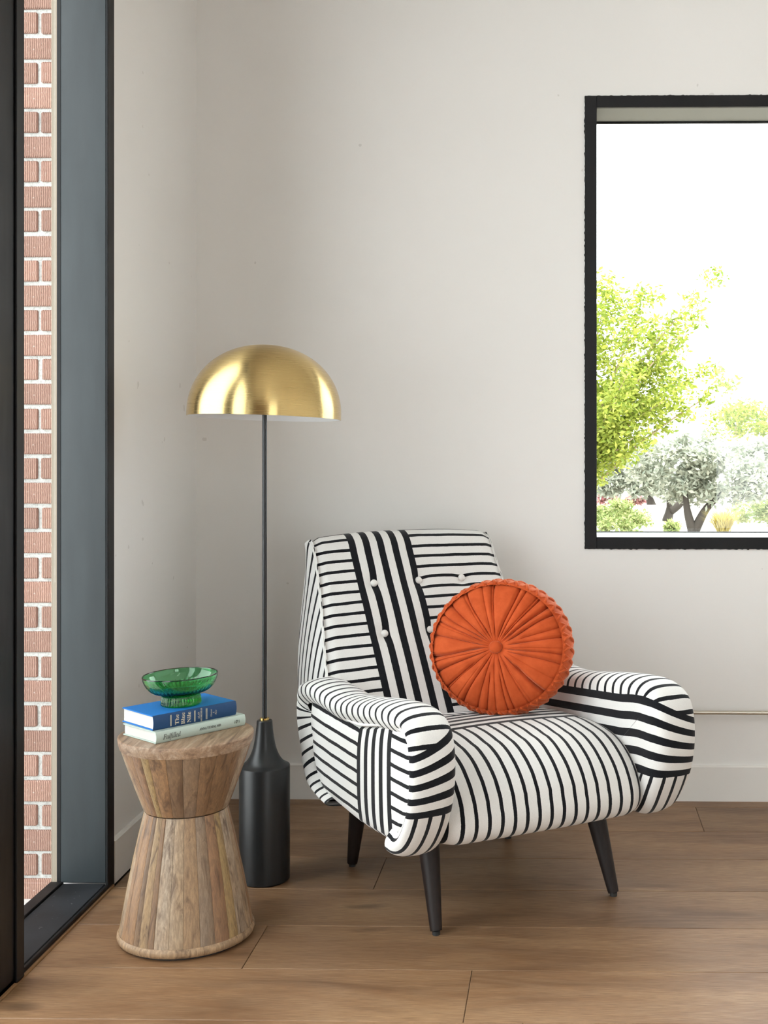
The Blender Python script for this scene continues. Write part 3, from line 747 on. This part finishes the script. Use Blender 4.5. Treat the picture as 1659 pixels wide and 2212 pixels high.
# ------------------------------------------------------------------ round pleated cushion
PC = empty('round_cushion', (0, 0, 0)); tag(PC, 'round orange velvet cushion with radial pleats and braided edge', 'cushion')
Rc, Tc = .2005, .060
rnd = random.Random(17); NP = 40
ang = sorted([2*math.pi*(k+rnd.uniform(-.42, .42))/NP for k in range(NP)])
dep = [rnd.uniform(.3, 1.4) for _ in range(NP)]; inn = [rnd.choice([.0, .0, .0, .15, .35]) for _ in range(NP)]; swl = [rnd.uniform(-.16, .16) for _ in range(NP)]
NTH, NR = 760, 64
def face_pt(th, r, side):
    prof = (1-r**3.6)**.6 if r < 1 else 0.0
    h = Tc*prof*(1-.26*math.exp(-(r/.17)**2))+.010
    d = 0
    for a, dp, i0, sw in zip(ang, dep, inn, swl):
        dth = (th-a-sw*math.sin(r*2.2)+math.pi) % (2*math.pi)-math.pi
        if abs(dth) > .5: continue
        arcd = dth*(r+.03)
        w1 = .020+.016*r
        if r < i0: continue
        g = math.exp(-(arcd/w1)**2)*.55+max(0, 1-abs(arcd)/(w1*.30))*.75
        # one flank folded over the other
        g *= (1 if arcd > 0 else .86)
        d += g*dp*(.0085*sstep(.06, .30, r)+.004*sstep(.5, .95, r))*sstep(i0, i0+.12, r+.02)
    h += -d+.004*sstep(.1, .5, r)*math.sin(9*th+3*r)*.5
    rr = Rc*r*(1+.006*math.sin(17*th))
    return (rr*math.cos(th), rr*math.sin(th), side*h)
V = []; F = []
for j in range(NR+1):
    r = .035+.905*j/NR
    for k in range(NTH): V.append(face_pt(2*math.pi*k/NTH, r, 1))
for j in range(NR):
    for k in range(NTH): k2 = (k+1) % NTH; F.append((j*NTH+k, (j+1)*NTH+k, (j+1)*NTH+k2, j*NTH+k2))
front = mesh_obj('front_cover', V, F, M_VELVET, PC)
NT2 = 200; V = []; F = []
for j in range(25):
    r = .035+.905*j/24
    for k in range(NT2): V.append(face_pt(2*math.pi*k/NT2, r, -1))
for j in range(24):
    for k in range(NT2): k2 = (k+1) % NT2; F.append((j*NT2+k, j*NT2+k2, (j+1)*NT2+k2, (j+1)*NT2+k))
mesh_obj('rear_cover', V, F, M_VELVET, PC)
# rim band with smocked lattice
V = []; F = []; NRM = 420; NZ = 22
def rim_pt(th, s, off=0.0):   # s -1..1 across the rim
    a = s*1.25; r = Rc*(.885+.112*math.cos(a)/1.0)+off*math.cos(a); z = .047*math.sin(a)/math.sin(1.25)+off*math.sin(a)
    return (r*math.cos(th), r*math.sin(th), z)
for j in range(NZ+1):
    for k in range(NRM):
        th = 2*math.pi*k/NRM; s = -1+2*j/NZ; NL = 40
        puff = .0035*abs(math.sin(NL*th/2+s*math.pi*.5)*math.sin(NL*th/2-s*math.pi*.5))
        V.append(rim_pt(th, s*1.12, puff-.004))
for j in range(NZ):
    for k in range(NRM): k2 = (k+1) % NRM; F.append((j*NRM+k, j*NRM+k2, (j+1)*NRM+k2, (j+1)*NRM+k))
rim = mesh_obj('rim_band', V, F, M_VELVET, PC)
NS = 38; dth = 2*math.pi/NS
for k in range(NS):
    mb = MB()
    for sg in (-1, 1):
        pts = []; rad = []
        for q in range(15):
            s = -1.0+2.0*q/14; th = dth*(k+.5*(sg < 0))+sg*dth*.62*s
            lift = .0028*math.cos(s*math.pi*1.5)*sg
            pts.append(rim_pt(th, s, -.0042+lift*.5)); rad.append(.0042+.0012*math.sin(math.pi*q/14))
        mb.tube(pts, rad, 8)
    mb.build('braid', M_VELVET, rim, True)
vv, ff = lathe([(0, .012), (.008, .0115), (.0145, .009), (.0178, .004), (.0178, -.006), (0, -.008)], 28)
o = mesh_obj('centre_button', vv, ff, M_VELVET, PC); o.location = (0, 0, Tc*.74+.016)
# stand the cushion on the seat, leaning towards the backrest, facing the camera
cw = Vector((-.1096*math.cos(YAW)-3.40*math.sin(YAW), 3.40, .612))
nrm_ = Vector((-.22, -1.0, .19)).normalized()
zax = nrm_; xax = Vector((0, 0, 1)).cross(zax).normalized(); yax = zax.cross(xax)
rot = Matrix((xax, yax, zax)).transposed().to_4x4()
PC.matrix_world = Matrix.Translation(cw) @ rot @ Matrix.Diagonal((1.0, .925, 1.0, 1.0))

# ------------------------------------------------------------------ floor lamp
LP = empty('floor_lamp', (-.803, 3.337, 0)); tag(LP, 'floor lamp with brushed brass dome shade and black bottle-shaped base', 'lamp')
def lathe_obj(name, prof, m, par, n=72, angle=.6, flute=None):
    v, f = lathe(prof, n, flute); return mesh_obj(name, v, f, m, par, True, angle=angle)
neck, _ = smooth_path([(.0655, .3055), (.059, .3085), (.048, .3175), (.038, .333), (.030, .355), (.0245, .384), (.0216, .408), (.0205, .424)], 28)
lathe_obj('base', [(0, 0), (.064, 0), (.0668, .003), (.0668, .3035), (.0664, .3047)]+neck+[(.019, .4265), (.012, .428), (0, .428)], M_LAMPBLACK, LP, 96, .4)
lathe_obj('collar', [(0, .427), (.0125, .427), (.0125, .4325), (.007, .4335), (0, .4335)], M_BRASSRING, LP, 32)
lathe_obj('pole', [(0, .43), (.0064, .43), (.0064, 1.30), (0, 1.30)], M_POLE, LP, 24)
SH = empty('shade', (0, 0, 1.236)); SH.parent = LP; SH.rotation_euler = (math.radians(-2.1), math.radians(1.45), 0)
outer = []
for k in range(41):
    a = math.pi/2*k/40; r = .2025*math.cos(a)**.94 if k < 40 else 0.0; z = .013+.183*math.sin(a)**.98
    outer.append((max(r, 0.0), z))
inner = [(r*.985, z-.0025) for r, z in outer[::-1]]
lathe_obj('dome', [(.2005, 0), (.2025, .0)]+outer, M_BRASS, SH, 128, .5)
lathe_obj('lining', inner+[(.1995, 0), (.2005, 0)], M_SHADEIN, SH, 96, .5)
lathe_obj('socket', [(0, .02), (.02, .02), (.022, .06), (.022, .12), (0, .12)], M_BRASSRING, SH, 24)
lathe_obj('spider', [(0, .012), (.034, .012), (.036, .014), (.034, .018), (0, .018)], M_BRASSRING, SH, 32)
for a in (0.5, 2.6, 4.7):
    m = MB(); m.tube([(.02*math.cos(a), .02*math.sin(a), .05), (.06*math.cos(a), .06*math.sin(a), .06)], .012, 10); m.build('bulb_holder', M_BRASSRING, SH, True)
    vv, ff = lathe([(0, -.028), (.016, -.022), (.026, -.006), (.027, .006), (.02, .02), (.012, .03), (0, .032)], 18); b = mesh_obj('bulb', vv, ff, M_BULB, SH); b.location = (.085*math.cos(a), .085*math.sin(a), .066)

# ------------------------------------------------------------------ hourglass stool
ST = empty('side_table', (-.9, 2.965, 0)); tag(ST, 'hourglass side table of upright wooden staves with books on top', 'side table')
palette = [tuple(.82*c_ for c_ in q_) for q_ in [(.46, .30, .17), (.30, .17, .09), (.58, .43, .28), (.24, .145, .085), (.52, .35, .18), (.40, .21, .11), (.62, .50, .37), (.33, .25, .18), (.46, .25, .12), (.28, .20, .14), (.55, .38, .16)]]
rnd = random.Random(23)
def stave(name, r0, r1, z0, z1, a0, a1, par, col, rad_out=0.0):
    na = 5; nz = 5; V = []; F = []
    for layer in (0, 1):
        for j in range(nz+1):
            t = j/nz; z = lerp(z0, z1, t); r = lerp(r0, r1, t)+rad_out*math.sin(math.pi*t)
            if layer: r -= .022
            for i in range(na+1):
                s = i/na; a = lerp(a0, a1, s); rr = r-(.0013 if (i in (0, na) and not layer) else 0)
                V.append((rr*math.cos(a), rr*math.sin(a), z))
    K = (nz+1)*(na+1)
    for j in range(nz):
        for i in range(na):
            a = j*(na+1)+i; F.append((a, a+1, a+na+2, a+na+1)); F.append((K+a+na+1, K+a+na+2, K+a+1, K+a))
    for j in range(nz):
        a = j*(na+1); F.append((a, a+na+1, K+a+na+1, K+a)); b = a+na; F.append((b, K+b, K+b+na+1, b+na+1))
    for i in range(na):
        F.append((i, K+i, K+i+1, i+1)); c = nz*(na+1)+i; F.append((c, c+1, K+c+1, K+c))
    o = mesh_obj(name, V, F, M_STAVE, par, True, angle=.5); o.color = (*col, 1); return o
upper = empty('upper_cone'); upper.parent = ST; lower = empty('lower_cone'); lower.parent = ST
for (par, n, r0, r1, z0, z1, ro, sd_) in ((upper, 27, .0985, .1510, .308, .456, .001, .0), (lower, 33, .1535, .0965, .026, .305, .003, .07)):
    a = sd_; ws = [rnd.uniform(.6, 1.5) for _ in range(n)]; tot = sum(ws)
    for w_ in ws:
        da = 2*math.pi*w_/tot; stave('stave', r0, r1, z0, z1, a+.002, a+da-.002, par, rnd.choice(palette), ro); a += da
o = lathe_obj('top_disc', [(0, .456), (.1522, .456), (.1550, .465), (.1572, .476), (.1565, .4805), (.154, .4822), (0, .4822)], M_TOP, ST, 96, .4)
o = lathe_obj('base_ring', [(0, .004), (.150, .004), (.156, .007), (.1585, .014), (.1580, .020), (.1545, .0262), (0, .0262)], M_STAVE, ST, 96, .9); o.color = (.50, .34, .20, 1)
lathe_obj('foot_pad', [(0, 0), (.146, 0), (.146, .0045), (0, .0045)], M_INK, ST, 48)
lathe_obj('waist_core', [(0, .298), (.088, .298), (.088, .315), (0, .315)], M_INK, ST, 48)

# ------------------------------------------------------------------ books, bowl
def text_mesh(body, size, shear=0.0, align='CENTER', offset=0.0):
    cu = bpy.data.curves.new('t', 'FONT'); cu.body = body; cu.size = size; cu.shear = shear; cu.align_x = align; cu.align_y = 'CENTER'; cu.extrude = .00008; cu.offset = offset; cu.space_line = 1.0; cu.resolution_u = 3
    o = bpy.data.objects.new('t', cu); COL.objects.link(o); dg = bpy.context.evaluated_depsgraph_get(); dg.update()
    me = bpy.data.meshes.new_from_object(o.evaluated_get(dg)); bpy.data.objects.remove(o); return me
def serif(s, italic=False):
    out = ''
    for ch in s:
        if 'A' <= ch <= 'Z': out += chr((0x1D434 if italic else 0x1D400)+ord(ch)-65)
        elif 'a' <= ch <= 'z': out += 'h' if (italic and ch == 'h') else chr((0x1D44E if italic else 0x1D41A)+ord(ch)-97)
        else: out += ch
    return out
def book(name, label, loc, ang_, L, Wd, T, cover, spine, overhang=.003, rounded=True):
    """spine along +x of local frame at y=0 (facing -y), pages towards +y, origin at base centre of spine"""
    b = empty(name, loc, ang_); tag(b, label, 'book', 'books on the side table'); bt = .0026
    for z0 in (0, T-bt):
        bm_obj('cover_board', bevel_box(-L/2, L/2, .0015, Wd, z0, z0+bt, .0008, 2), cover, b)
    bm_obj('page_block', bevel_box(-L/2+overhang, L/2-overhang, .003, Wd-overhang, bt, T-bt, .0005), M_PAGES, b)
    n = 12; V = []; F = []
    for layer in (0, 1):
        for k in range(n+1):
            t = k/n; z = T*t; y = .0012-(.0045 if rounded else .0012)*math.sin(math.pi*t)**.7+(.0022 if layer else 0)
            V += [(-L/2, y, z), (L/2, y, z)]
    K = 2*(n+1)
    for k in range(n):
        a = 2*k; F += [(a, a+1, a+3, a+2), (K+a+2, K+a+3, K+a+1, K+a), (a, a+2, K+a+2, K+a), (a+1, K+a+1, K+a+3, a+3)]
    F += [(0, K, K+1, 1), (2*n, 2*n+1, K+2*n+1, K+2*n)]
    s = mesh_obj('spine', V, F, spine, b, True, angle=.6); return b, s
def on_spine(par, body, x, z, size, m, rot=0.0, shear=0.0, name='spine_lettering', y=-.0037, sx=1.0, offset=0.0):
    me = text_mesh(body, size, shear, offset=offset); me.materials.append(m); o = link(bpy.data.objects.new(name, me), par); o.location = (x, y, z); o.rotation_euler = (math.pi/2, rot, 0); o.scale = (sx, 1, 1); return o
g_ang = math.radians(50.5); gl = .246
gb, gs = book('book', 'pale mint hardcover book under the blue book', (-.8585, 2.945, .4826), g_ang, gl, .138, .027, M_MINT, M_MINT)
on_spine(gs, serif('Fulfilled', True), -.082, .0128, .0165, M_INK, 0, .0, sx=.82)
on_spine(gs, serif('A', False)+serif('NNA ')+serif('Y')+serif('USIM, MD'), .022, .0135, .0083, M_INK, 0, 0, sx=.85)
m = MB(); m.tube([(.0035*math.cos(a), 0, .0035*math.sin(a)) for a in [k*.45 for k in range(11)]], .0006, 5); o = m.build('spine_emblem', M_INK, gs); o.location = (.098, -.0036, .0135)
on_spine(gs, serif('S', True), .098, .0135, .007, M_INK, name='spine_emblem')
for dx in (-.0058, .0058):
    m = MB(); m.tube([(dx, 0, -.0035), (dx*1.25, 0, 0), (dx, 0, .0035)], .0005, 5); o = m.build('spine_emblem', M_INK, gs); o.location = (.098, -.0036, .0135)
bb, bs = book('book', 'blue cloth hardcover book with gilt spine lettering beneath the bowl', (-.8735, 2.9475, .4826+.0272), math.radians(48.9), .224, .137, .034, M_BLUE, M_NAVY)
def vtext(body, x, size, sx=1.0, off=0.0): on_spine(bs, body, x, .017, size, M_GILT, -math.pi/2, 0, sx=sx, y=-.0038, offset=off)
vtext(serif('The'), -.0515, .0145); vtext(serif('Blue'), -.0355, .0145, .98); vtext(serif('Nile'), -.0195, .0145)
vtext(serif('ALAN'), .0065, .0062); vtext(serif('MOOREHEAD'), .0135, .0062, .78)
vtext(serif('Harper', True), .0405, .0062); vtext('&', .0475, .005); vtext(serif('Row', True), .0535, .0062)
for x in (-.0692, -.0667, -.0055, -.0030, .0265, .0290):
    bm_obj('spine_rule', bevel_box(x-.0004, x+.0004, -.0041, -.0030, .004, .030, .0001), M_GILT, bs)
# bowl
BO = empty('glass_bowl', (-.9215, 2.992, .4826+.0272+.0342)); tag(BO, 'green glass footed bowl with fluted base on the blue book', 'bowl')
out, _ = smooth_path([(.046, .0005), (.0475, .004), (.0465, .016), (.0452, .024), (.050, .0275), (.066, .033), (.079, .045), (.0865, .060), (.0885, .0715)], 44)
inn_, _ = smooth_path([(.0862, .0722), (.0842, .0605), (.077, .047), (.064, .0365), (.046, .031), (.025, .0295), (.0, .029)], 36)
def flute(i, r, a):
    if i < 3 or i > 45: return r
    z = prof_b[i][1]; k = sstep(.002, .006, z)*(1-sstep(.034, .052, z)); return r*(1-.035*k*(.5-.5*math.cos(44*a))**.7)
prof_b = [(0, .0005), (.03, .0005), (.044, .0003)]+out+[(.0874, .0728)]+inn_
v, f = lathe(prof_b, 352, flute)
BWL = mesh_obj('bowl_body', v, f, M_GREEN, BO, True, angle=1.2)
BO.rotation_euler = (0, math.radians(-2.0), 0)
